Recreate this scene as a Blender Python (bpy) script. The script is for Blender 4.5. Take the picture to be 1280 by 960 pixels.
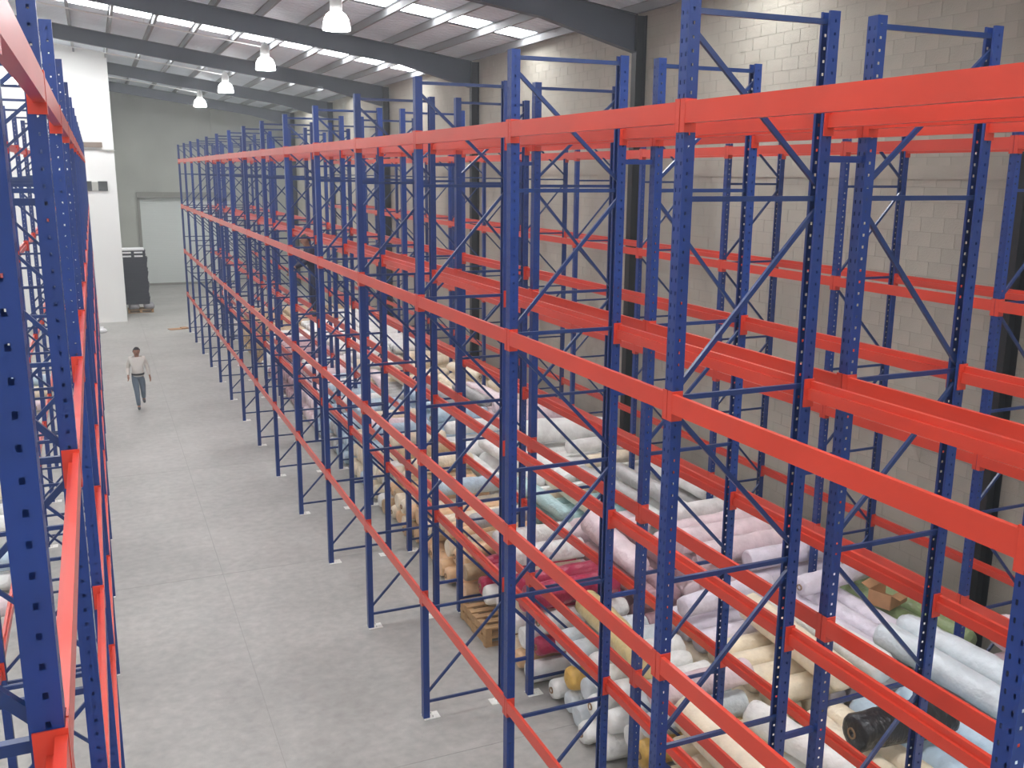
import bpy, math, random
from mathutils import Vector, Matrix

# ------------------------------------------------------------------ clear
for o in list(bpy.data.objects):
    bpy.data.objects.remove(o)
S = bpy.context.scene
COL = S.collection
rnd = random.Random(11)

# ------------------------------------------------------------------ camera
F_PX, PITCH, YAW, ROLL, CAM_H = 1193.18, -0.217893, 0.408505, 0.00769, 6.3533
fw = Vector((math.sin(YAW)*math.cos(PITCH), math.cos(YAW)*math.cos(PITCH), math.sin(PITCH)))
rt = Vector((math.cos(YAW), -math.sin(YAW), 0))
up = rt.cross(fw)
rt2 = math.cos(ROLL)*rt + math.sin(ROLL)*up
up2 = -math.sin(ROLL)*rt + math.cos(ROLL)*up
cd = bpy.data.cameras.new('camera'); cam = bpy.data.objects.new('camera', cd); COL.objects.link(cam)
cd.sensor_fit = 'HORIZONTAL'; cd.sensor_width = 36; cd.lens = F_PX*36/1280
cd.clip_start = .05; cd.clip_end = 300
M = Matrix((rt2, up2, -fw)).transposed().to_4x4(); M.translation = (0, 0, CAM_H)
cam.matrix_world = M
S.camera = cam

# ------------------------------------------------------------------ world, light, exposure
SKY_PANE = 17.0          # radiance of the daylit roof panes
HAZE = .0033              # thin scattering haze in the hall
LAMP = 22.0              # radiance of the lamp bells
w = bpy.data.worlds.new('world'); S.world = w; w.use_nodes = True
w.node_tree.nodes['Background'].inputs[0].default_value = (.75, .85, 1, 1)
w.node_tree.nodes['Background'].inputs[1].default_value = 1.0
vs_ = w.node_tree.nodes.new('ShaderNodeVolumeScatter'); vs_.inputs['Color'].default_value = (.93, .97, 1, 1)
vs_.inputs['Density'].default_value = HAZE; vs_.inputs['Anisotropy'].default_value = .2
w.node_tree.links.new(vs_.outputs[0], w.node_tree.nodes['World Output'].inputs['Volume'])
S.cycles.volume_bounces = 0
S.view_settings.view_transform = 'Standard'; S.view_settings.look = 'None'
S.view_settings.gamma = 1; S.view_settings.use_curve_mapping = False
S.view_settings.exposure = 0.15
S.cycles.max_bounces = 7; S.cycles.diffuse_bounces = 4; S.cycles.glossy_bounces = 3
S.cycles.use_denoising = True
S.cycles.sample_clamp_indirect = 6

# ------------------------------------------------------------------ materials
def lin(c):
    return tuple((x/12.92 if x <= .04045 else ((x+.055)/1.055)**2.4) for x in (v/255 for v in c))
def mat(name, rgb, rough=.5, metal=0, emit=0, noise=None, bump=None, spec=.5, coat=0):
    """procedural material; noise=(scale, amount, detail), bump=(scale, strength)"""
    m = bpy.data.materials.new(name); m.use_nodes = True
    nt = m.node_tree; b = nt.nodes['Principled BSDF']
    c = lin(rgb) + (1,)
    b.inputs['Base Color'].default_value = c
    b.inputs['Roughness'].default_value = rough
    b.inputs['Metallic'].default_value = metal
    b.inputs['Specular IOR Level'].default_value = spec
    b.inputs['Coat Weight'].default_value = coat
    if emit:
        b.inputs['Emission Color'].default_value = c
        b.inputs['Emission Strength'].default_value = emit
    tc = None
    if noise or bump:
        tc = nt.nodes.new('ShaderNodeTexCoord')
    if noise:
        n = nt.nodes.new('ShaderNodeTexNoise'); n.inputs['Scale'].default_value = noise[0]
        n.inputs['Detail'].default_value = noise[2] if len(noise) > 2 else 4
        nt.links.new(tc.outputs['Object'], n.inputs['Vector'])
        r = nt.nodes.new('ShaderNodeValToRGB'); a = noise[1]
        r.color_ramp.elements[0].position = .3; r.color_ramp.elements[1].position = .7
        r.color_ramp.elements[0].color = tuple(v*(1-a) for v in c[:3]) + (1,)
        r.color_ramp.elements[1].color = tuple(min(1, v*(1+a)) for v in c[:3]) + (1,)
        nt.links.new(n.outputs['Fac'], r.inputs['Fac']); nt.links.new(r.outputs['Color'], b.inputs['Base Color'])
    if bump:
        n = nt.nodes.new('ShaderNodeTexNoise'); n.inputs['Scale'].default_value = bump[0]
        nt.links.new(tc.outputs['Object'], n.inputs['Vector'])
        bp = nt.nodes.new('ShaderNodeBump'); bp.inputs['Strength'].default_value = bump[1]; bp.inputs['Distance'].default_value = .02
        nt.links.new(n.outputs['Fac'], bp.inputs['Height']); nt.links.new(bp.outputs['Normal'], b.inputs['Normal'])
    return m

def floor_material():
    m = bpy.data.materials.new('concrete_floor'); m.use_nodes = True
    nt = m.node_tree; N = nt.nodes; L = nt.links; b = N['Principled BSDF']
    tc = N.new('ShaderNodeTexCoord')
    def noise(scale, detail, rough=.6):
        n = N.new('ShaderNodeTexNoise'); n.inputs['Scale'].default_value = scale
        n.inputs['Detail'].default_value = detail; n.inputs['Roughness'].default_value = rough
        L.new(tc.outputs['Object'], n.inputs['Vector']); return n
    def ramp(fac, p0, c0, p1, c1):
        r = N.new('ShaderNodeValToRGB'); r.color_ramp.elements[0].position = p0; r.color_ramp.elements[1].position = p1
        r.color_ramp.elements[0].color = lin(c0)+(1,); r.color_ramp.elements[1].color = lin(c1)+(1,)
        L.new(fac, r.inputs['Fac']); return r
    big = ramp(noise(.35, 6).outputs['Fac'], .35, (158, 156, 150), .7, (184, 181, 175))
    fine = ramp(noise(7, 5).outputs['Fac'], .3, (226, 226, 226), .7, (255, 255, 255))
    mx = N.new('ShaderNodeMix'); mx.data_type = 'RGBA'; mx.blend_type = 'MULTIPLY'; mx.inputs['Factor'].default_value = 1
    L.new(big.outputs['Color'], mx.inputs['A']); L.new(fine.outputs['Color'], mx.inputs['B'])
    pat = ramp(noise(.8, 3, .5).outputs['Fac'], .62, (0, 0, 0), .72, (120, 120, 120))
    m2 = N.new('ShaderNodeMix'); m2.data_type = 'RGBA'; m2.blend_type = 'MIX'
    L.new(pat.outputs['Color'], m2.inputs['Factor']); L.new(mx.outputs['Result'], m2.inputs['A'])
    m2.inputs['B'].default_value = lin((190, 189, 184))+(1,)
    L.new(m2.outputs['Result'], b.inputs['Base Color'])
    rr = N.new('ShaderNodeMapRange'); rr.inputs['To Min'].default_value = .3; rr.inputs['To Max'].default_value = .55
    L.new(noise(1.2, 4).outputs['Fac'], rr.inputs['Value']); L.new(rr.outputs['Result'], b.inputs['Roughness'])
    return m

MT = {
 'blue': mat('blue_rack_enamel', (18, 52, 120), .34, spec=.5, noise=(3, .12)),
 'bluebrace': mat('blue_brace_enamel', (18, 48, 102), .28, spec=.6),
 'orange': mat('orange_rack_enamel', (204, 62, 43), .28, spec=.5, noise=(2, .07)),
 'plate': mat('bare_steel_plate', (236, 235, 228), .6, noise=(30, .1)),
 'floor': floor_material(),
 'joint': mat('floor_joint', (148, 147, 142), .8),
 'mortar': mat('mortar', (160, 155, 143), .9, noise=(2, .1)),
 'block': mat('concrete_block', (174, 169, 156), .9, noise=(.8, .10), bump=(40, .25)),
 'backwall': mat('grey_block_wall', (174, 176, 167), .9, noise=(.5, .1)),
 'white': mat('white_painted_wall', (236, 236, 232), .75, noise=(.4, .03)),
 'roof': mat('galvanised_roof_sheet', (222, 229, 236), .5, metal=.0, noise=(1.2, .05)),
 'purlin': mat('grey_purlin', (128, 129, 131), .55),
 'steel': mat('dark_grey_steel', (64, 69, 82), .5, noise=(1, .12)),
 'column': mat('black_column', (20, 22, 26), .5),
 'pane': mat('daylit_roof_pane', (250, 252, 255), .5, emit=SKY_PANE),
 'bell': mat('glowing_lamp_bell', (255, 255, 255), .4, emit=LAMP),
 'lampbody': mat('lamp_housing', (215, 215, 212), .4),
 'conduit': mat('white_conduit', (240, 240, 238), .4),
 'door': mat('pale_roller_door', (212, 217, 213), .5),
 'doorframe': mat('door_header_steel', (140, 139, 130), .6),
 'strip': mat('brown_strip', (133, 118, 106), .7),
 'signdark': mat('dark_sign_panel', (62, 66, 64), .5),
 'signgrey': mat('pale_sign_panel', (176, 176, 168), .5),
 'black': mat('black_plastic', (40, 42, 52), .45),
 'carton': mat('cardboard', (176, 132, 92), .8, noise=(6, .12)),
 'wood': mat('pallet_wood', (176, 140, 98), .85, noise=(9, .18)),
 'bag': mat('grey_sack', (150, 148, 150), .6, noise=(6, .15), bump=(9, .5)),
 'bluedrum': mat('wrapped_bundle', (205, 208, 208), .4, bump=(10, .4)),
 'skin': mat('skin', (158, 114, 92), .55),
 'hair': mat('black_hair', (28, 24, 24), .7),
 'shirt': mat('white_shirt', (216, 212, 204), .8, bump=(14, .3)),
 'jeans': mat('grey_blue_jeans', (104, 118, 132), .85, bump=(14, .3)),
 'belt': mat('black_belt', (34, 36, 40), .5),
 'shoe': mat('dark_shoe', (50, 52, 56), .5),
 'navy': mat('navy_overall', (32, 36, 62), .8, bump=(14, .3)),
 'eye': mat('dark_eye', (30, 22, 20), .3),
 'plainwhite': mat('plain_white', (244, 244, 244), .5),  # shared by white goods and the glints put on far posts
}
ROLLC = {'white': (238, 238, 234), 'cream': (238, 224, 198), 'pink': (234, 214, 217), 'lavender': (226, 219, 229),
         'silver': (210, 218, 222), 'tan': (190, 162, 122), 'gold': (220, 178, 92), 'yellow': (226, 208, 150),
         'magenta': (176, 36, 76), 'teal': (174, 206, 206), 'blue': (186, 206, 220), 'peach': (228, 188, 144),
         'grey': (176, 174, 172), 'mauve': (186, 150, 156), 'black': (34, 33, 36), 'green': (150, 168, 120)}
RM = {k: mat('wrapped_fabric_'+k, c, .3, spec=.5, noise=(5, .12), bump=(13, .9)) for k, c in ROLLC.items()}
MT['core'] = mat('cardboard_core', (150, 120, 90), .8)

# ------------------------------------------------------------------ helpers
class MB:
    def __init__(s): s.v = []; s.f = []
    def add(s, vs, fs):
        n = len(s.v); s.v += [tuple(v) for v in vs]; s.f += [tuple(i+n for i in f) for f in fs]; return s
    def box(s, x0, x1, y0, y1, z0, z1):
        return s.add([(x, y, z) for z in (z0, z1) for x, y in ((x0, y0), (x1, y0), (x1, y1), (x0, y1))],
                     [(3, 2, 1, 0), (4, 5, 6, 7), (0, 1, 5, 4), (1, 2, 6, 5), (2, 3, 7, 6), (3, 0, 4, 7)])
    def bar(s, a, b, wx, wy, up=(0, 0, 1)):
        """rectangular bar from a to b"""
        a = Vector(a); b = Vector(b); d = (b-a).normalized(); u = Vector(up)
        if abs(d.dot(u)) > .98: u = Vector((1, 0, 0))
        p = d.cross(u).normalized(); q = p.cross(d)
        vs = [c+p*sx*wx/2+q*sy*wy/2 for c in (a, b) for sx, sy in ((-1, -1), (1, -1), (1, 1), (-1, 1))]
        return s.add(vs, [(3, 2, 1, 0), (4, 5, 6, 7), (0, 1, 5, 4), (1, 2, 6, 5), (2, 3, 7, 6), (3, 0, 4, 7)])
    def tube(s, a, b, r0, r1=None, n=10, cap=True):
        r1 = r0 if r1 is None else r1
        a = Vector(a); b = Vector(b); d = (b-a).normalized()
        u = Vector((0, 0, 1)) if abs(d.z) < .9 else Vector((1, 0, 0))
        p = d.cross(u).normalized(); q = p.cross(d)
        vs = [c+(p*math.cos(t)+q*math.sin(t))*r for c, r in ((a, r0), (b, r1)) for t in [2*math.pi*i/n for i in range(n)]]
        fs = [(i, (i+1) % n, n+(i+1) % n, n+i) for i in range(n)]
        if cap: fs += [tuple(reversed(range(n))), tuple(range(n, 2*n))]
        return s.add(vs, fs)
    def lathe(s, prof, n=20, c=(0, 0, 0)):
        vs = [(c[0]+r*math.cos(2*math.pi*i/n), c[1]+r*math.sin(2*math.pi*i/n), c[2]+z) for r, z in prof for i in range(n)]
        fs = [(k*n+i, k*n+(i+1) % n, (k+1)*n+(i+1) % n, (k+1)*n+i) for k in range(len(prof)-1) for i in range(n)]
        return s.add(vs, fs)
    def prism(s, poly, axis, t0, t1):
        """poly in the plane across axis ('x': (y,z), 'y': (x,z), 'z': (x,y))"""
        def P(p, t):
            return {'x': (t, p[0], p[1]), 'y': (p[0], t, p[1]), 'z': (p[0], p[1], t)}[axis]
        n = len(poly)
        vs = [P(p, t) for t in (t0, t1) for p in poly]
        fs = [(i, (i+1) % n, n+(i+1) % n, n+i) for i in range(n)] + [tuple(reversed(range(n))), tuple(range(n, 2*n))]
        return s.add(vs, fs)
    def mesh(s, name, m=None, smooth=False, fix=True):
        me = bpy.data.meshes.new(name); me.from_pydata(s.v, [], s.f)
        if fix:
            import bmesh
            bm = bmesh.new(); bm.from_mesh(me); bmesh.ops.recalc_face_normals(bm, faces=bm.faces[:]); bm.to_mesh(me); bm.free()
        if m: me.materials.append(m)
        if smooth: me.polygons.foreach_set('use_smooth', [True]*len(me.polygons))
        me.update(); return me

def put(name, me, parent=None, loc=(0, 0, 0), rz=0, **kw):
    o = bpy.data.objects.new(name, me); COL.objects.link(o)
    o.location = loc
    if rz: o.rotation_euler = (0, 0, rz)
    if parent is not None: o.parent = parent
    for k, v in kw.items(): o[k] = v
    return o
def thing(name, loc, label, category, group=None, rz=0):
    o = put(name, None, None, loc, rz, label=label, category=category)
    if group: o['group'] = group
    return o
def struct(name, me, label=None, **kw):
    o = put(name, me, kind='structure', **kw)
    if label: o['label'] = label
    return o

# ------------------------------------------------------------------ dimensions
Y0, P = 4.819, 2.5                       # first frame and bay pitch along the aisle
LV = [1.626, 3.318, 5.052, 6.756]        # tops of the beams
H = 7.31                                 # post height
DEP = 1.065                              # rack depth
XW = 10.45                               # inner face of the block wall
YB = 57.4                                # back wall
XL, YF = -11.0, -6.0                     # far left wall and the wall behind the camera
def raf(x): return 10.333 - .1405*(x-3.875)      # top of the rafters
def roofz(x): return raf(x) + .2

# ------------------------------------------------------------------ floor
fl = struct('floor', MB().box(XL, XW, YF, YB, -.2, 0).mesh('floor', MT['floor']))
for y in range(3, 57, 6):
    put('floor_joint', MB().box(XL, XW, y-.004, y+.004, 0, .0012).mesh('floor_joint', MT['joint']), fl)
for x in (-2.9, 1.45, 6.6):
    put('floor_joint', MB().box(x-.004, x+.004, YF, YB, 0, .0012).mesh('floor_joint', MT['joint']), fl)

# ------------------------------------------------------------------ right wall of concrete blocks
mb = MB().prism([(XW+.004, 0), (XW+.2, 0), (XW+.2, roofz(XW+.2)), (XW+.004, roofz(XW))], 'y', YF, YB)
wr = struct('wall_right', mb.mesh('wall_right', MT['mortar']))
bm_ = MB().box(-.004, 0, -.196, .196, -.096, .096).mesh('block', MT['block'])
rest = MB(); nblk = 0
for j in range(48):
    z = .1 + .2*j
    if z+.1 > roofz(XW): break
    for i in range(-14, 143):
        y = .4*i + (.2 if j % 2 else 0) + .2
        if y+.2 > YB: continue
        d = rnd.uniform(-.0015, .001)
        if 8.2 < y < 11.4 and 1.9 < z and nblk < 300:
            put('block', bm_, wr, (XW+.004+d, y, z)); nblk += 1
        else:
            rest.box(XW-.000+d, XW+.0035, y-.196, y+.196, z-.096, z+.096)
put('blockwork', rest.mesh('blockwork', MT['block'], fix=False), wr, kind='stuff')
put('bond_beam', MB().box(XW-.014, XW+.003, YF, YB, 6.31, 6.49).mesh('bond_beam', MT['block']), wr)
# steel columns of the portal frames (I sections)
COLY = [8.33 + 9.2*n for n in range(-1, 6)]
def ibeam_column(mb, y, x0, x1, z1):
    mb.box(x0, x0+.014, y-.09, y+.09, 0, z1); mb.box(x1-.014, x1, y-.09, y+.09, 0, z1)
    return mb.box(x0+.014, x1-.014, y-.006, y+.006, 0, z1)
cm = ibeam_column(MB(), 0, 10.2, XW-.02, raf(10.3)).mesh('column', MT['column'])
for y in COLY: put('column', cm, wr, (0, y, 0))

# ------------------------------------------------------------------ back wall with the roller door
def gable(y0, y1, x0, x1, z0=0):
    return MB().prism([(x0, z0), (x1, z0), (x1, roofz(x1)), (x0, roofz(x0))], 'y', y0, y1)
wb = struct('wall_back', gable(YB, YB+.2, XL, XW+.2).mesh('wall_back', MT['backwall']))
put('pilaster', MB().box(6.35, 6.75, YB-.12, YB, 0, 9.6).mesh('pilaster', MT['backwall']), wb)
mb = MB()
n = 50
for k in range(n):
    z = 4.9*k/n
    mb.prism([(YB-.03, z), (YB-.038, z+.02), (YB-.038, z+.08), (YB-.03, z+4.9/n)], 'x', 2.35, 7.2)
d1 = struct('door_1', mb.mesh('roller_door', MT['door'], fix=False))
put('header_box', MB().box(2.2, 7.35, YB-.35, YB-.001, 4.86, 5.15).mesh('header_box', MT['doorframe']), d1)
put('guide_rail', MB().box(2.2, 2.35, YB-.12, YB-.001, 0, 4.86).mesh('guide_rail', MT['doorframe']), d1)
put('guide_rail', MB().box(7.2, 7.35, YB-.12, YB-.001, 0, 4.86).mesh('guide_rail', MT['doorframe']), d1)
put('bottom_bar', MB().box(2.35, 7.2, YB-.09, YB-.02, 0, .12).mesh('bottom_bar', MT['doorframe']), d1)
struct('wall_left', MB().prism([(XL-.2, 0), (XL, 0), (XL, roofz(XL)), (XL-.2, roofz(XL-.2))], 'y', YF, YB).mesh('wall_left', MT['white']))
struct('wall_front', gable(YF-.2, YF, XL, XW+.2).mesh('wall_front', MT['white']))

# white office block that stands in front of the back wall
XO, YO = .95, 43.7
wo = struct('wall_office', gable(YO, YO+.15, XL, XO).mesh('wall_office', MT['white']))
put('side_wall', MB().box(XO-.15, XO, YO+.15, YB, 0, roofz(XO)).mesh('office_side', MT['white']), wo)
put('seam', MB().box(XL, XO+.002, YO-.006, YO, 7.13, 7.16).mesh('seam', MT['signgrey']), wo)
put('beam_stub', MB().box(-.3, .52, YO-.12, YO, 7.24, 7.44).mesh('beam_stub', MT['strip']), wo)
put('pipe', MB().tube((.5, YO-.05, 7.14), (1.0, YO-.05, 7.1), .025).mesh('pipe', MT['signgrey']), wo)
sg = thing('wall_sign', (0, YO-.03, 5.69), 'dark rectangular sign with a pale middle on the white office wall', 'sign')
put('panel', MB().box(.24, .6, -.03, .029, -.2, .19).mesh('panel', MT['signdark']), sg)
put('panel', MB().box(.0, .24, -.02, .029, -.17, .16).mesh('panel', MT['signgrey']), sg)
put('panel', MB().box(-.6, .0, -.03, .029, -.2, .19).mesh('panel', MT['signdark']), sg)

# ------------------------------------------------------------------ roof
STRIP = [22.1 + 9.2*n for n in range(-3, 4)]  # strip behind the camera is unseen, kept to brighten near post fronts
mb = MB(); prof = []; y = YF-.2
while y < YB+.2:
    inpane = any(s-.001 <= y < s+.999 for s in STRIP)
    prof.append((y, y+.25, inpane)); y += .25
def rib(mb, ya, yb):
    ys = [(ya, 0), (ya+.14, 0), (ya+.17, .035), (yb-.03, .035), (yb, 0)]
    vs = []
    for x in (XL-.2, XW+.3):
        vs += [(x, yy, roofz(x)+dz) for yy, dz in ys]
    mb.add(vs, [(i, i+1, 6+i, 5+i) for i in range(4)])
for ya, yb, pane in prof:
    if not pane: rib(mb, ya, yb)
ce = struct('ceiling', mb.mesh('ceiling', MT['roof'], fix=False))
PX = [10.2 - 1.165*k for k in range(19)]
pm_ = MB()
pm_.box(-.035, .035, YF, YB, .17, .176).box(-.004, .004, YF, YB, .004, .17).box(-.004, .07, YF, YB, 0, .006)
pme = pm_.mesh('purlin', MT['purlin'])
for x in PX:
    put('purlin', pme, ce, (x, 0, raf(x)+.012))
for s in STRIP:
    for k in range(len(PX)-1):
        xa, xb = PX[k+1]+.05, PX[k]-.05
        put('skylight_panel', MB().add([(xa, s, roofz(xa)), (xb, s, roofz(xb)), (xb, s+1.0, roofz(xb)), (xa, s+1.0, roofz(xa)),
             (xa, s, roofz(xa)+.03), (xb, s, roofz(xb)+.03), (xb, s+1.0, roofz(xb)+.03), (xa, s+1.0, roofz(xa)+.03)],
            [(3, 2, 1, 0), (4, 5, 6, 7), (0, 1, 5, 4), (1, 2, 6, 5), (2, 3, 7, 6), (3, 0, 4, 7)]).mesh('skylight_panel', MT['pane']), ce)
    # sheet laps over the purlins between the panes and beyond the outer ones
    for x in PX:
        put('sheet_lap', MB().add([(x-.05, s, roofz(x-.05)), (x+.05, s, roofz(x+.05)), (x+.05, s+1, roofz(x+.05)), (x-.05, s+1, roofz(x-.05))], [(0, 1, 2, 3)]).mesh('sheet_lap', MT['roof']), ce)
    put('sheet_lap', MB().add([(XL-.2, s, roofz(XL-.2)), (PX[-1]-.05, s, roofz(PX[-1]-.05)), (PX[-1]-.05, s+1, roofz(PX[-1]-.05)), (XL-.2, s+1, roofz(XL-.2))], [(0, 1, 2, 3)]).mesh('sheet_lap', MT['roof']), ce)
    put('sheet_lap', MB().add([(PX[0]+.05, s, roofz(PX[0]+.05)), (XW+.3, s, roofz(XW+.3)), (XW+.3, s+1, roofz(XW+.3)), (PX[0]+.05, s+1, roofz(PX[0]+.05))], [(0, 1, 2, 3)]).mesh('sheet_lap', MT['roof']), ce)
# rafters with a haunch at the column
def rafter():
    mb = MB(); xs = [XL, 8.15, 9.3, 10.2]
    lo = [raf(xs[0])-.47, raf(8.15)-.48, raf(9.3)-.62, 8.72]
    hi = [raf(x) for x in xs]
    for a, b, t0, t1 in ((-.1, .1, None, None),):
        for k in range(3):
            xa, xb = xs[k], xs[k+1]
            mb.prism([(xa, lo[k]+.014), (xb, lo[k+1]+.014), (xb, hi[k+1]-.014), (xa, hi[k]-.014)], 'y', -.005, .005)   # web
            mb.prism([(xa, lo[k]), (xb, lo[k+1]), (xb, lo[k+1]+.014), (xa, lo[k]+.014)], 'y', -.1, .1)
            mb.prism([(xa, hi[k]-.014), (xb, hi[k+1]-.014), (xb, hi[k+1]), (xa, hi[k])], 'y', -.1, .1)
    return mb.mesh('rafter', MT['steel'])
rm = rafter()
for y in COLY: put('rafter', rm, ce, (0, y, 0))

# ------------------------------------------------------------------ high bay lamps and conduits
bell = MB().lathe([(.09, .36), (.15, .35), (.21, .30), (.255, .21), (.28, .10), (.285, .0), (.27, .0), (.262, .10), (.235, .20), (.19, .28), (.12, .33)], 24).mesh('bell', MT['bell'], True, fix=False)
hous = MB().lathe([(.0, .35), (.12, .35), (.13, .40), (.13, .58), (.10, .68), (.03, .78), (.0, .78)], 18).mesh('housing', MT['lampbody'], True)
def conz(x): return 9.915 - .138*(x-4.95)
def lamp(x, y, zb, label):
    t = thing('high_bay_lamp', (x, y, zb), label, 'lamp', 'bell-shaped lamps hanging under the roof')
    put('bell', bell, t); put('housing', hous, t)
    top = raf(x)+.012-zb
    put('hanger', MB().tube((0, 0, .77), (0, 0, top), .012, n=8).mesh('hanger', MT['lampbody']), t)
LAMPS = [(4.95, 20.8, 9.23), (4.95, 29.8, 9.24), (4.95, 39.0, 9.24), (4.95, 48.4, 9.25)]
for i, (x, y, z) in enumerate(LAMPS):
    lamp(x, y, z, ['glowing bell-shaped lamp over the aisle rack, largest of the row',
                   'glowing bell-shaped lamp second in the row towards the roller door',
                   'glowing bell-shaped lamp third in the row towards the roller door',
                   'small glowing bell-shaped lamp in front of the grey back wall'][i])
lamp(-2.3, 39.0, 9.2, 'glowing bell-shaped lamp in front of the white office wall')
for y, xa in ((29.8, -4), (39.0, -4), (48.4, .97)):
    c = put('conduit', MB().tube((4.95, 0, conz(4.95)), (xa, 0, conz(xa)), .022, n=8).mesh('conduit', MT['conduit']), None, (0, y+.31, 0),
            label={29.8: 'thin white conduit to the second bell lamp', 39.0: 'thin white conduit to the third bell lamp', 48.4: 'thin white conduit ending at the office wall'}[y], category='conduit')
    for xh in (4.4, 1.7):
        zt = raf(xh)+.012
        put('hanger', MB().tube((xh, 0, conz(xh)), (xh, 0, zt), .006, n=6).mesh('hanger', MT['lampbody']), c)

# ------------------------------------------------------------------ pallet racks
def holed(mb, O, U, wid, cols, hw, hh, pitch, off):
    """upright strip of sheet steel from O along U, with columns of punched holes"""
    O = Vector(O); U = Vector(U)
    def q(u0, u1, z0, z1):
        a = O+U*u0; b = O+U*u1
        mb.add([(a.x, a.y, z0), (b.x, b.y, z0), (b.x, b.y, z1), (a.x, a.y, z1)], [(0, 1, 2, 3)])
    u = 0
    for c in cols:
        q(u, c-hw/2, 0, H); u = c+hw/2
        z = 0; k = 0
        while True:
            h0 = .1+k*pitch+off; h1 = h0+hh
            if h1 > H-.03: break
            q(c-hw/2, c+hw/2, z, h0); z = h1; k += 1
        q(c-hw/2, c+hw/2, z, H)
    q(u, wid, 0, H)
def post_mesh():
    mb = MB(); W = .085; D = .076
    for e, lip in ((0, 1), (.003, 0)):
        holed(mb, (e, -W/2+e, 0), (0, 1, 0), W-2*e, [.021-e, .064-e], .011, .024, .075, 0)
        for s in (-1, 1):
            holed(mb, (e, s*(W/2-e), 0), (1, 0, 0), D-e, [.032], .015, .018, .075, .02)
            a = MB()
            holed(mb, (D-e, s*(W/2-e), 0), (0, -s, 0), .018, [], .01, .01, 1, 0)
    return mb.mesh('post', MT['blue'], fix=False)
POST = post_mesh()
PLATE = MB().box(0, .2, -.075, .075, 0, .006).tube((.115, .04, .006), (.115, .04, .03), .008, n=6).tube((.115, -.04, .006), (.115, -.04, .03), .008, n=6).mesh('foot_plate', MT['plate'])
HB = MB().box(.012, DEP-.012, -.012, .012, -.016, .016).mesh('horizontal_brace', MT['bluebrace'])
HZ = [7.25, 6.21, 5.015, 3.81, 2.62, 1.40, .20]
def diag(z0, z1):            # from the front at z0 to the rear at z1
    return MB().bar((.045, .0, z0), (DEP-.045, .0, z1), .024, .03).mesh('diagonal_brace', MT['bluebrace'])
DG = [(7.16, 6.29), (5.06, 6.14), (4.92, 3.92), (2.71, 3.73), (2.54, 1.49), (.30, 1.31)]
DM = [diag(*d) for d in DG]; DMR = [diag(d[1], d[0]) for d in DG]
BL = P-.09-.006
BEAM = MB().prism([(-.006, -.12), (.044, -.12), (.044, -.045), (.022, -.045), (.022, 0), (-.006, 0)], 'y', -BL/2, BL/2).mesh('beam', MT['orange'])
def connector(s):
    e = BL/2
    mb = MB()
    mb.box(-.008, -.0015, *sorted((s*(e+.003), s*(e+.044))), -.17, .016)      # plate on the post face
    mb.box(-.008, .07, *sorted((s*(e-.004), s*(e+.002))), -.17, .016)         # end plate welded to the beam
    return mb.mesh('connector', MT['orange'])
CON = {1: connector(1), -1: connector(-1)}
def rack(label, xface, k0, k1, facing, zig, spacer=None, group='rows of blue and orange pallet racks'):
    """facing -1: front looks to -X; xface is the face on the low X side"""
    t = thing('pallet_rack', (xface, Y0+k0*P, 0), label, 'pallet rack', group)
    for k in range(k1-k0+1):
        y = k*P
        for x, rz in ((0, 0), (DEP, math.pi)):
            p = put('post', POST, t, (x, y, 0), rz)
            put('foot_plate', PLATE, p)
        for z in HZ: put('horizontal_brace', HB, t, (0, y, z))
        for m in (DM if zig else DMR): put('diagonal_brace', m, t, (0, y, 0))
        if spacer:
            for z in (6.45, 4.42, 2.45, .5):
                put('row_spacer', SPACER, t, (DEP, y, z))
        if k < k1-k0:
            for z in LV:
                for x, rz in ((0, 0), (DEP, math.pi)):
                    b = put('beam', BEAM, t, (x, y+P/2, z), rz)
                    for s in (1, -1): put('connector', CON[s], b)
    return t
GAP = .29
SPACER = MB().box(0, GAP-.0095, -.015, .015, -.02, .02).mesh('row_spacer', MT['blue'])
XA = 3.125; XB = XA+DEP+GAP; XC = 8.83; XLr = -.16-DEP
rackA = rack('blue and orange rack row along the aisle where the man in white walks, facing him', XA, -1, 14, -1, True, True)
rackB = rack('blue and orange rack row back to back with the aisle rack, over the fabric rolls', XB, -1, 14, 1, False)
rackC = rack('blue and orange rack row standing against the grey block wall and its black columns', XC, 0, 14, -1, True)
rackL = rack('blue and orange rack row across the aisle, in front of the white office wall', XLr, -2, 14, 1, False)

glintm = MB().box(-.012, -.009, -.05, .05, -.16, .16).mesh('glint_plate', MT['plainwhite'])  # bright glints on far posts, put in as plain white plates
for k, z in ((15, 3.2), (12, 3.15), (11, 3.25), (10, 3.1)):
    put('glint_plate', glintm, rackA, (0, k*P, z))

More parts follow.
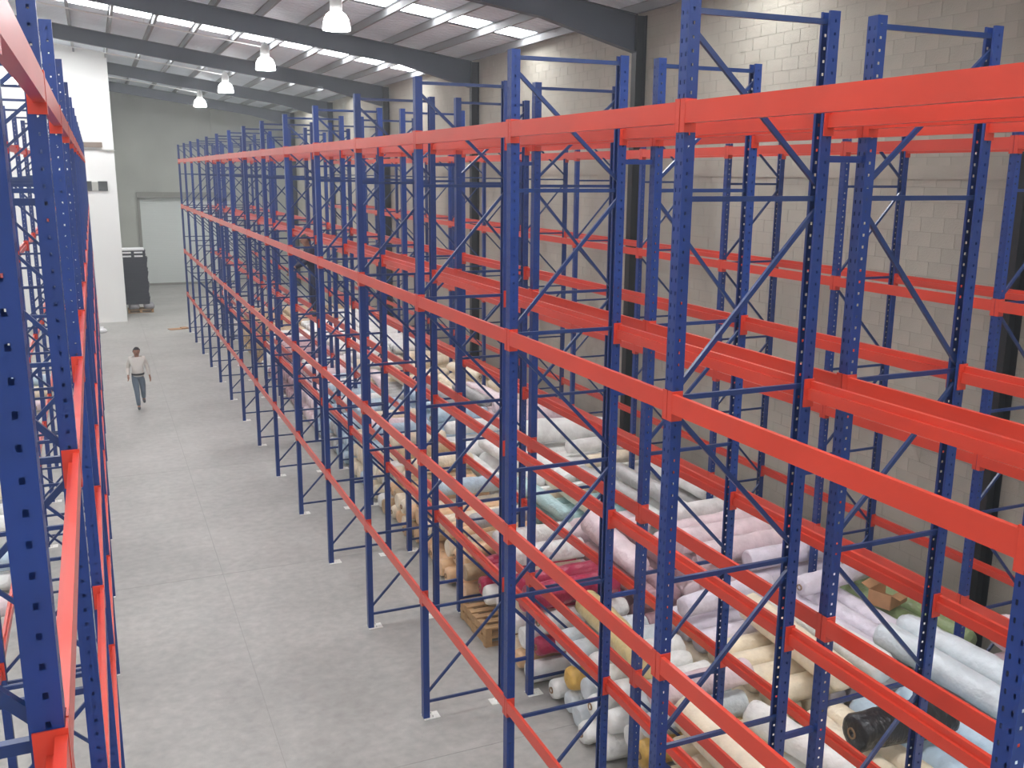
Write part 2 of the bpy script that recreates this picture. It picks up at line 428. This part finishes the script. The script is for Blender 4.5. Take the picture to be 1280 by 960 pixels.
# ------------------------------------------------------------------ fabric rolls heaped between the racks
def roll_mesh(name, seed, lump=1.0, tuft=False):
    r_ = random.Random(seed); n = 18; mb = MB()
    xs = [(-.8, .0), (-.8, .42), (-.805, .6), (-.815, .88), (-.79, .98), (-.6, 1), (-.4, 1), (-.2, 1), (0, 1), (.2, 1), (.4, 1), (.6, 1), (.79, .98), (.815, .88), (.805, .6), (.8, .42), (.8, .0)]
    if tuft:
        xs = [(-.80, .0), (-.83, .12), (-.815, .3), (-.82, .55), (-.80, .85), (-.75, .97)] + xs[5:12] + [(.75, .97), (.80, .85), (.82, .55), (.815, .3), (.83, .12), (.80, 0)]
    ph = [r_.uniform(0, 6.28) for _ in range(6)]
    vs = []
    for x, k in xs:
        for i in range(n):
            t = 2*math.pi*i/n
            d = 1 + lump*r_.uniform(-.02, .02) + lump*(.030*math.sin(2*t+ph[0]+2*x) + .022*math.sin(3*t+ph[1]-3*x) + .018*math.sin(5*x*3+ph[2]) + .012*math.sin(5*t+ph[3]+7*x))
            if k < .05: d = 1
            rr = .165*k*d
            vs.append((x, rr*math.cos(t), rr*math.sin(t)*.97 + .008*math.sin(3*x+ph[4])))
    m = len(xs)
    fs = [(a*n+i, a*n+(i+1) % n, (a+1)*n+(i+1) % n, (a+1)*n+i) for a in range(m-1) for i in range(n)]
    mb.add(vs, fs)
    me = mb.mesh(name, RM['white'], True)
    return me
ROLLS = [roll_mesh('fabric_roll', i, 1.1+.45*(i % 3), i in (1, 2, 4, 5)) for i in range(6)]
CORE = MB().lathe([(.036, -.835), (.05, -.835), (.05, .835), (.036, .835), (.036, -.835)], 12)
CORE.v = [(z, x, y) for x, y, z in CORE.v]
CORE = CORE.mesh('core_tube', MT['core'])
ANCH = [(8.98, 6.8, 'pink', 'y'), (8.21, 6.92, 'silver', 'y'), (8.29, 7.7, 'silver', 'y'), (8.14, 6.24, 'silver', 'y'), (7.47, 7.23, 'cream', 'y'), (6.83, 7.13, 'cream', 'y'), (5.63, 6.09, 'white', 'x'), (6.79, 5.61, 'cream', 'y'), (7.52, 5.79, 'blue', 'x'), (8.64, 8.88, 'lavender', 'x'), (7.99, 8.16, 'lavender', 'y'), (9.23, 8.23, 'green', 'x'), (9.38, 7.81, 'white', 'x'), (8.93, 9.76, 'lavender', 'x'), (8.46, 11.46, 'pink', 'x'), (8.31, 10.65, 'pink', 'x'), (8.17, 9.92, 'pink', 'x'), (6.61, 8.85, 'lavender', 'x'), (6.63, 8.39, 'cream', 'x'), (5.82, 8.51, 'pink', 'x'), (5.76, 7.94, 'pink', 'y'), (6.53, 7.82, 'white', 'y'), (6.74, 7.53, 'cream', 'y'), (5.85, 6.95, 'tan', 'y'), (5.42, 6.89, 'cream', 'y'), (4.75, 6.59, 'cream', 'y'), (5.31, 7.71, 'gold', 'x'), (5.14, 8.79, 'yellow', 'y'), (5.0, 8.3, 'white', 'x'), (5.45, 9.2, 'white', 'x'), (4.95, 9.3, 'white', 'x'), (5.4, 10.3, 'yellow', 'y'), (5.12, 9.86, 'magenta', 'x'), (4.77, 10.31, 'magenta', 'x'), (4.71, 9.36, 'white', 'x'), (4.68, 8.78, 'white', 'x'), (4.38, 8.38, 'gold', 'x'), (4.31, 8.75, 'white', 'x'), (4.36, 7.71, 'white', 'x'), (4.49, 7.45, 'grey', 'x'), (6.62, 11.67, 'pink', 'y'), (6.49, 12.45, 'pink', 'y'), (6.37, 10.65, 'mauve', 'y'), (5.8, 11.61, 'white', 'x'), (5.69, 10.89, 'white', 'x'), (6.08, 12.44, 'pink', 'y'), (6.76, 13.87, 'teal', 'y'), (6.73, 14.81, 'white', 'y'), (7.39, 14.21, 'cream', 'x'), (8.37, 12.9, 'white', 'y'), (8.43, 13.79, 'white', 'y'), (10.2, 15.23, 'tan', 'x'), (9.61, 13.81, 'grey', 'x'), (8.53, 17.17, 'white', 'x'), (8.79, 18.51, 'pink', 'x'), (8.35, 15.11, 'white', 'x'), (6.68, 17.01, 'white', 'y'), (6.09, 15.91, 'white', 'y'), (6.07, 14.68, 'blue', 'x'), (5.66, 14.05, 'teal', 'x'), (5.22, 12.63, 'peach', 'x'), (4.52, 11.52, 'peach', 'x'), (4.71, 13.37, 'peach', 'x'), (4.89, 14.7, 'tan', 'x'), (5.4, 15.97, 'tan', 'x'), (5.67, 16.07, 'cream', 'x'), (5.8, 17.37, 'cream', 'x'), (6.22, 20.34, 'blue', 'x'), (5.96, 18.94, 'blue', 'x'), (5.34, 19.23, 'cream', 'x'), (4.46, 17.91, 'white', 'y'), (8.07, 22.82, 'cream', 'y'), (8.12, 25.69, 'cream', 'y'), (7.99, 28.54, 'white', 'x'), (8.81, 33.53, 'white', 'x'), (5.58, 27.22, 'mauve', 'x'), (4.88, 23.98, 'pink', 'x'), (6.51, 35.09, 'tan', 'y'), (6.55, 26.85, 'white', 'x'), (4.37, 21.18, 'grey', 'x'), (5.16, 22.92, 'blue', 'x'), (7.53, 22.52, 'grey', 'y')]
def nearest(x, y):
    return min(ANCH, key=lambda a: (a[0]-x)**2+(a[1]-y)**2)
CNAME = {'white': 'white', 'cream': 'cream', 'pink': 'pale pink', 'lavender': 'pale lavender', 'silver': 'silver-grey', 'tan': 'tan', 'gold': 'golden yellow',
         'yellow': 'pale yellow', 'magenta': 'crimson', 'teal': 'pale teal', 'blue': 'pale blue', 'peach': 'peach', 'grey': 'grey', 'mauve': 'mauve', 'black': 'black', 'green': 'pale green'}
placed = []
def ok_roll(x, y, z, a, L, r):
    """clear of the rolls already placed (sampled along the axis) and of the rack posts"""
    d = (math.cos(a), math.sin(a))
    pts = [(x+d[0]*L*t, y+d[1]*L*t, z) for t in (-.5, -.4, -.3, -.2, -.1, 0, .1, .2, .3, .4, .5)]
    for p in pts:
        for x0 in (XB, XB+DEP, XC, XC+DEP):
            if abs(p[0]-x0) < r+.09:
                f = (p[1]-Y0)/P; dy = abs(f-round(f))*P
                if dy < r+.05: return False
        if p[0] > 10.08-r: return False
    for q, rq in placed:
        if abs(q[5][0]-x) > 2.2 or abs(q[5][1]-y) > 2.2: continue
        m = min((p[0]-k[0])**2+(p[1]-k[1])**2+(p[2]-k[2])**2 for p in pts for k in q)
        if m < (1.04*(r+rq))**2: return False
    placed.append((pts, r)); return True
NR = [0]
def roll(x, y, z, a, L, r, col, tilt=0, where=None, force=False):
    if not ok_roll(x, y, z, a, L, r) and not force: return None
    if where is None:
        where = 'under the back-to-back racks' if x < 5.75 else 'before the wall rack' if x < 8.4 else 'beneath the wall rack'
    al = 'laid along the aisle' if abs(math.sin(a)) > .7 else 'laid across the aisle'
    hi = 'on top' if z > 1.0 else 'low'
    o = bpy.data.objects.new('fabric_roll', ROLLS[NR[0] % 6]); COL.objects.link(o); NR[0] += 1
    o.location = (x, y, z); o.rotation_euler = (rnd.uniform(0, 6), tilt, a); o.rotation_mode = 'XYZ'
    o.scale = (L/1.64, r/.165, r/.165)
    o.material_slots[0].link = 'OBJECT'; o.material_slots[0].material = RM[col]
    lab = '%s %s fabric roll %s, %s %s' % (('thick' if r > .143 else 'slim') + (' open-ended' if NR[0] % 3 == 0 else ''), CNAME[col], al, hi, where)
    o['label'] = lab; o['category'] = 'fabric roll'; o['group'] = 'fabric rolls: ' + lab
    if NR[0] % 3 == 0: put('core_tube', CORE, o)
    return o
# lower layers, hidden for the most part: one heap
heap = MB(); heapcol = []
def heap_roll(x, y, z, a, L, r, col):
    n0 = len(heap.f)
    d = Vector((math.cos(a), math.sin(a), 0))*L/2; c = Vector((x, y, z))
    heap.tube(c-d, c-d*.94, r*.8, r, 12); heap.tube(c-d*.94, c+d*.94, r, r, 12, cap=False); heap.tube(c+d*.94, c+d, r, r*.8, 12)
    heapcol.extend([col]*(len(heap.f)-n0))
top = []
CX = [(4.62, 6.22), (6.3, 7.9), (7.98, 9.6)]
for k in range(-1, 13):
    ya, yb = Y0+k*P+.1, Y0+(k+1)*P-.1
    for ci, (xa, xb) in enumerate(CX):
        cx, cy = (xa+xb)/2, (ya+yb)/2
        # dominant lie of the rolls in this bay
        near4 = sorted(ANCH, key=lambda a: (a[0]-cx)**2+(a[1]-cy)**2)[:3]
        o = 'x' if sum(a[3] == 'x' for a in near4) >= 2 else 'y'
        nl = 4
        for l in range(nl):
            z = .165+.285*l
            ins = .09*l if ci == 0 else 0
            oo = o if l == nl-1 else ('x' if ci == 0 else ('x', 'y')[(k+l+ci) % 2])
            z = .152+.315*l
            if oo == 'x':
                m = 7; ps = [(cx+ins/2, ya+(yb-ya)*(i+.5)/m, 0) for i in range(m)]; L = xb-xa-.08-ins
            else:
                m = 5; ps = [(xa+ins+(xb-xa-ins)*(i+.5)/m, cy, math.pi/2) for i in range(m)]; L = min(1.9, yb-ya)
            for x, y, a in ps:
                if ci == 0 and k == 2 and l == 0 and y > 11: continue
                if l < nl-1 and not (ci == 0 and 1 <= k <= 4):
                    heap_roll(x, y, z, a, L, .147, nearest(x, y)[2])
                elif l == nl-1 and ci == 0 and k in (2, 3, 4) and x < 5.6 and rnd.random() < .6:
                    continue
                elif k < 0 or k > 8:
                    heap_roll(x, y, z, a, L, .147, nearest(x, y)[2])
                else:
                    top.append((l, ci, k, x, y, z, a, L))
# rolls picked out in the photograph
E_ = [(5.25, 10.15, 1.2, .03, 1.3, .17, 'magenta'), (5.3, 10.55, 1.2, -.06, 1.3, .16, 'magenta'), (6.82, 6.16, 1.22, -.08, 1.15, .185, 'black'), (5.35, 6.35, 1.30, 1.5, 1.8, .2, 'cream'), (4.98, 6.25, 1.28, 1.52, 1.8, .2, 'cream'),
      (8.05, 6.75, 1.24, 1.56, 1.9, .17, 'silver'), (8.45, 6.8, 1.24, 1.58, 1.9, .18, 'silver'), (6.98, 7.95, 1.26, 1.5, 1.8, .18, 'cream'),
      (9.35, 6.5, 1.24, 1.5, 1.5, .2, 'pink'), (7.45, 7.9, 1.26, 1.6, 1.8, .17, 'white'), (5.2, 8.9, 1.24, 1.5, 1.7, .17, 'yellow'),
      (6.5, 11.3, 1.26, 1.45, 1.9, .18, 'pink'), (6.1, 11.4, 1.26, 1.5, 1.9, .17, 'pink'), (6.9, 11.2, 1.26, 1.5, 1.9, .18, 'mauve'),
      (8.3, 11.4, 1.26, .05, 1.75, .17, 'pink'), (8.25, 10.95, 1.26, -.04, 1.75, .19, 'pink'), (8.3, 10.5, 1.26, .05, 1.75, .17, 'pink'),
      (8.5, 16.9, 1.30, -.15, 2.0, .24, 'white')]
for e in E_: roll(e[0], e[1], .955+e[5]*1.08, *e[3:6], e[6])
ct = thing('carton', (9.05, 8.6, .95), 'open brown carton lying on the heap of rolls beneath the wall rack', 'carton', rz=.3)
ok_roll(9.05, 8.6, 1.1, .3, .4, .2)
cm_ = MB().box(-.22, .22, -.15, .15, 0, .012)
for q_ in (-1, 1): cm_.box(-.22, .22, q_*.15-.004, q_*.15+.004, .012, .2)
cm_.box(-.224, -.216, -.146, .146, .012, .2)
put('tray', cm_.mesh('tray', MT['carton']), ct)
put('flap', MB().bar((.0, .155, .2), (.0, .27, .24), .42, .006).mesh('flap', MT['carton']), ct)
put('flap', MB().bar((.0, -.155, .2), (.0, -.27, .17), .42, .006).mesh('flap', MT['carton']), ct)
for l, ci, k, x, y, z, a, L in sorted(top, key=lambda t: t[0]):
    lim = 286
    if NR[0] >= lim: heap_roll(x, y, z, a, L, .15, nearest(x, y)[2]); continue
    if l == 3 and rnd.random() < .13: continue
    col = nearest(x+rnd.uniform(-.5, .5), y+rnd.uniform(-.5, .5))[2]
    if ci == 0 and l < 3:
        col = rnd.choice({1: ['white', 'white', 'grey', 'silver', 'white', 'white', 'silver', 'gold'], 2: ['white', 'magenta', 'peach', 'white', 'cream'],
                          3: ['peach', 'tan', 'cream', 'peach'], 4: ['tan', 'cream', 'white', 'peach']}[k])
    elif rnd.random() < .25: col = rnd.choice(['white', 'white', 'white', 'cream', 'pink', 'grey'])
    jit = .02 if l < 3 else .16
    dz = .0 if l < 3 else rnd.uniform(.0, .05)
    roll(x+rnd.uniform(-.13, .02), y+rnd.uniform(-.02, .02), z+dz, a+rnd.uniform(-jit, jit), L*rnd.uniform(.88, 1), rnd.uniform(.132, .149), col)
wood_pallet_at = (5.0, 11.62)
cols = sorted(set(heapcol)); hm = heap.mesh('fabric_roll_heap', None, True, fix=False)
for c in cols: hm.materials.append(RM[c])
hm.polygons.foreach_set('material_index', [cols.index(c) for c in heapcol])
put('fabric_roll_heap', hm, kind='stuff', label='lower layers of wrapped fabric rolls under the ones on top of the heap', category='fabric rolls')
# rolls on the floor beyond the rack by the office wall
for i in range(24):
    j, l = divmod(i, 2)
    y = 12.2+j*1.75+rnd.uniform(-.1, .1); x = -2.35+rnd.uniform(-.15, .15)
    roll(x, y+.1*l, .15+.315*l, rnd.uniform(-.05, .05), 1.5, .147, rnd.choice(['white', 'pink', 'blue', 'white', 'green', 'cream']), where='behind the office-side rack')

# ------------------------------------------------------------------ pallet and bales at the edge of the heap
def wood_pallet(x, y, rz, label, z=0):
    t = thing('wooden_pallet', (x, y, z), label, 'pallet', rz=rz)
    for i in range(6):
        put('deck_board', MB().box(-.55, .55, -.5+i*.18, -.5+i*.18+.1, .118, .138).mesh('deck_board', MT['wood']), t)
    for xx in (-.5, 0, .5):
        put('bearer', MB().box(xx-.045, xx+.045, -.5, .5, .02, .117).mesh('bearer', MT['wood']), t)
    for yy in (-.45, 0, .45):
        put('bottom_board', MB().box(-.55, .55, yy-.05, yy+.05, 0, .019).mesh('bottom_board', MT['wood']), t)
    return t

wood_pallet(5.0, 11.62, 0, 'wooden pallet on the floor under peach rolls at the edge of the heap')
wood_pallet(5.0, 11.62, 0, 'wooden pallet lying on another pallet under peach rolls', .139)

# ------------------------------------------------------------------ crates stacked beside the office wall
crm = MB().box(-.5, .5, -.4, .4, 0, .012)
for s in (-1, 1):
    crm.box(-.5, .5, s*.4-.008, s*.4+.008, .012, .12).box(s*.5-.008, s*.5+.008, -.4, .4, .012, .12)
crm = crm.mesh('crate_body', MT['black'])
rimm = MB()
for s in (-1, 1):
    rimm.box(-.525, .525, s*.41-.015, s*.41+.015, .12, .16).box(s*.51-.015, s*.51+.015, -.395, .395, .12, .16)
rimm = rimm.mesh('crate_rim', MT['black'])
sx, sy = 1.56, 46.75
wood_pallet(sx+.05, sy, 0, 'low wooden pallet under the stack of black crates')
sackm = MB().lathe([(0, 0), (.2, .01), (.235, .08), (.235, .16), (.18, .235), (0, .24)], 16).mesh('sack', MT['bag'], True)
for i, (dx, dy) in enumerate(((-.22, -.26), (.42, -.26), (-.22, .26), (.42, .26))):
    put('grey_sack', sackm, None, (sx+dx, sy+dy*.95, .14), .4*i, label='grey filled sack squeezed between the pallet and the black crates', category='sack', group='sacks under the crates')
z = .385
for i in range(13):
    t = thing('plastic_crate', (sx-.05+.02*math.sin(i*1.7), sy, z), 'black plastic crate in the tall stack beside the white office wall', 'crate', 'black crates in the stack')
    put('body', crm, t); put('rim', rimm, t); z += .162
for i in range(2):
    t = thing('plastic_crate', (sx-.1, sy, z), 'black crate with white side slots near the top of the stack', 'crate', 'crates with white slots')
    put('body', crm, t); put('rim', rimm, t)
    for s in (-.27, .22):
        put('slot_label', MB().box(s-.18, s+.18, -.425, -.409, .03, .1).mesh('slot_label', MT['plainwhite']), t)
    z += .162
put('foam_sheet', MB().box(-.56, .42, -.42, .42, 0, .07).mesh('foam_sheet', MT['plainwhite']), None, (sx-.05, sy, z), label='white foam sheet on top of the black crate stack', category='sheet')
bx = thing('carton', (2.8, 40.9, 0), 'flattened brown cardboard on the floor near the end of the rack row', 'carton', rz=.2)
put('flap', MB().box(-.38, .1, -.2, .2, 0, .02).mesh('flap', MT['carton']), bx); put('flap', MB().box(.11, .36, -.17, .17, 0, .05).mesh('flap', MT['carton']), bx)
put('white_bag', MB().lathe([(0, 0), (.17, .01), (.2, .07), (.14, .15), (.05, .19), (.07, .23), (0, .23)], 14).mesh('white_bag', MT['plainwhite'], True), None, (-.08, 41.0, 0), label='small white bag on the floor before the office wall', category='bag')

# ------------------------------------------------------------------ people
def skin(name, chains, m, sub=2):
    """one continuous surface grown over connected edges; chains of (x, y, z, r)"""
    vi = {}; vs = []; rs = []; es = set()
    for ch in chains:
        prev = None
        for x, y, z, r in ch:
            key = (round(x, 4), round(y, 4), round(z, 4))
            if key not in vi: vi[key] = len(vs); vs.append(key); rs.append(r)
            i = vi[key]
            if prev is not None and prev != i: es.add((min(i, prev), max(i, prev)))
            prev = i
    me = bpy.data.meshes.new(name); me.from_pydata(vs, list(es), []); me.update()
    ob = bpy.data.objects.new(name, me); COL.objects.link(ob)
    md = ob.modifiers.new('skin', 'SKIN'); md.use_smooth_shade = True
    if not me.skin_vertices: me.skin_vertices.new()
    for i, r in enumerate(rs):
        me.skin_vertices[0].data[i].radius = (r, r)
        me.skin_vertices[0].data[i].use_root = (i == 0)
    if sub:
        sd = ob.modifiers.new('sub', 'SUBSURF'); sd.levels = sub; sd.render_levels = sub
    dg = bpy.context.evaluated_depsgraph_get()
    out = bpy.data.meshes.new_from_object(ob.evaluated_get(dg))
    bpy.data.objects.remove(ob); out.name = name
    out.materials.clear(); out.materials.append(m)
    out.polygons.foreach_set('use_smooth', [True]*len(out.polygons))
    return out
def lerp(a, b, t): return tuple(a[i]+(b[i]-a[i])*t for i in range(len(a)))
def hand(w_, d, out_):
    """palm and five curled fingers from wrist w_ along direction d; out_ points to the thumb side"""
    d = Vector(d).normalized(); o = Vector(out_); o = (o-d*o.dot(d)).normalized(); nrm = d.cross(o); w_ = Vector(w_)
    palm = w_+d*.075
    ch = [[(*w_, .024), (*(w_+d*.04), .03), (*palm, .027)]]
    for i, ln in enumerate((.072, .08, .074, .058)):
        b = palm+o*(.027-.018*i)
        c = b+d*ln*.5+nrm*.004; e = b+d*ln*.95+nrm*.022
        ch.append([(*palm, .027), (*b, .0095), (*c, .009), (*e, .008)])
    tb = w_+d*.035+o*.034
    ch.append([(*(w_+d*.04), .03), (*tb, .011), (*(tb+d*.03+o*.012), .010), (*(tb+d*.055+o*.01), .008)])
    return ch
def person(loc, rz, J, tops, bottoms, label, sleeves, belt=True):
    """J: joint positions (metres, facing -Y)"""
    t = thing('person', loc, label, 'person', rz=rz)
    pel, chest, neck, head = J['pelvis'], J['chest'], J['neck'], J['head']
    waist = lerp(pel, chest, .45)
    ch = [[(*pel, .09), (*waist, .10), (*chest, .115), (*neck, .055), (*lerp(neck, head, .55), .066), (*head, .088), (head[0], head[1]+.005, head[2]+.075, .07)],
          [(*head, .088), (head[0], head[1]-.098, head[2]-.012, .016)]]                       # nose
    for s in (-1, 1): ch.append([(*head, .088), (head[0]+s*.088, head[1]+.012, head[2], .016)])    # ears
    for s in 'LR':
        sh, el, wr, hp, kn, an, to = (J[k+s] for k in ('sh', 'el', 'wr', 'hip', 'kn', 'an', 'toe'))
        ch.append([(*chest, .115), (*sh, .056), (*lerp(sh, el, .5), .05), (*el, .042), (*lerp(el, wr, .45), .038), (*wr, .024)])
        sg_ = 1 if s == 'L' else -1
        ch += hand(wr, Vector(wr)-Vector(el), (-.3*sg_, -1, 0))
        ch.append([(*pel, .09), (*hp, .06), (*lerp(hp, kn, .5), .062), (*kn, .056), (*lerp(kn, an, .4), .055), (*an, .038), (*to, .03)])
    put('body', skin('body', ch, MT['skin']), t)
    sc = [[(pel[0], pel[1], pel[2]-.06, .15), (*pel, .155), (*waist, .16), (*chest, .175), (*lerp(chest, neck, .7), .09), (*lerp(chest, neck, .98), .064)]]
    for s in 'LR':
        sh, el, wr = J['sh'+s], J['el'+s], J['wr'+s]
        arm = [(*chest, .175), (*sh, .082), (*lerp(sh, el, .5), .066), (*el, .057)]
        if sleeves == 'long': arm += [(*lerp(el, wr, .5), .05), (*lerp(el, wr, .9), .04)]
        sc.append(arm)
    put('shirt', skin('shirt', sc, MT[tops]), t)
    tr = []
    for s in 'LR':
        hp, kn, an = J['hip'+s], J['kn'+s], J['an'+s]
        tr.append([(pel[0], pel[1], pel[2]+.07, .15), (pel[0], pel[1], pel[2]-.03, .158), (*hp, .108), (*lerp(hp, kn, .5), .09), (*kn, .072), (*lerp(kn, an, .5), .066), (*lerp(kn, an, .96), .056)])
    put('trousers', skin('trousers', tr, MT[bottoms]), t)
    for s in 'LR':
        an, to = J['an'+s], J['toe'+s]
        put('shoe', skin('shoe', [[(an[0], an[1]+.05, an[2]-.03, .04), (an[0], an[1], an[2]-.03, .046), (*lerp(an, to, .6), .042), (to[0], to[1]-.02, to[2]+.005, .034)]], MT['shoe']), t)
    if belt:
        b = lerp(pel, waist, .2)
        put('belt', MB().lathe([(.15, -.026), (.166, -.022), (.166, .022), (.15, .026), (.142, .0), (.15, -.026)], 24, b).mesh('belt', MT['belt'], True), t)
    hx, hy, hz = head
    hv = MB(); n = 14; prof = []
    for k in range(7):
        a = math.pi/2*k/6
        prof.append((.098*math.cos(a), .118*math.sin(a)))
    hv.lathe(prof, n, (0, 0, 0))
    hv.v = [(x+hx, y*1.06+hy+.02, (z-.03 if y > 0 else max(z, .05))+hz+.018) for x, y, z in hv.v]
    put('hair', hv.mesh('hair', MT['hair'], True), t)
    for s in (-1, 1):
        put('eye', MB().lathe([(0, -.011), (.009, -.006), (.011, 0), (.009, .006), (0, .011)], 8, (hx+s*.033, hy-.083, hz+.01)).mesh('eye', MT['eye'], True), t)
    put('mouth', MB().box(hx-.024, hx+.024, hy-.088, hy-.07, hz-.052, hz-.044).mesh('mouth', MT['eye']), t)
    return t
walk = dict(pelvis=(0, 0, .94), chest=(.0, -.01, 1.27), neck=(.0, -.02, 1.44), head=(.0, -.05, 1.575),
            shL=(.175, 0, 1.385), elL=(.25, .04, 1.12), wrL=(.29, -.06, .89), shR=(-.175, 0, 1.385), elR=(-.25, .06, 1.12), wrR=(-.25, -.11, .93),
            hipL=(.09, 0, .87), knL=(.10, .02, .48), anL=(.11, .30, .22), toeL=(.12, .21, .10),
            hipR=(-.09, 0, .87), knR=(-.06, -.12, .48), anR=(-.04, -.16, .09), toeR=(-.04, -.29, .045))
person((.745, 27.2, 0), 0, walk, 'shirt', 'jeans', 'man in white shirt and blue-grey jeans walking down the clear aisle', 'long')
climb = dict(pelvis=(0, .02, .93), chest=(.0, -.09, 1.25), neck=(.0, -.15, 1.41), head=(.0, -.20, 1.535),
             shL=(.185, -.10, 1.36), elL=(.24, -.25, 1.12), wrL=(.19, -.46, 1.02), shR=(-.18, -.10, 1.36), elR=(-.24, -.22, 1.10), wrR=(-.20, -.42, .92),
             hipL=(.1, .02, .86), knL=(.15, -.05, .47), anL=(.165, .0, .085), toeL=(.165, -.13, .045),
             hipR=(-.1, .02, .86), knR=(-.15, -.05, .47), anR=(-.165, .0, .085), toeR=(-.165, -.13, .045))
man2 = person((4.215, 20.25, LV[1]), -math.pi/2, climb, 'navy', 'navy', 'man in dark navy overalls standing on a rack beam above the fabric rolls', 'long', belt=False)
man2.scale = (1.06, 1.06, 1.05)
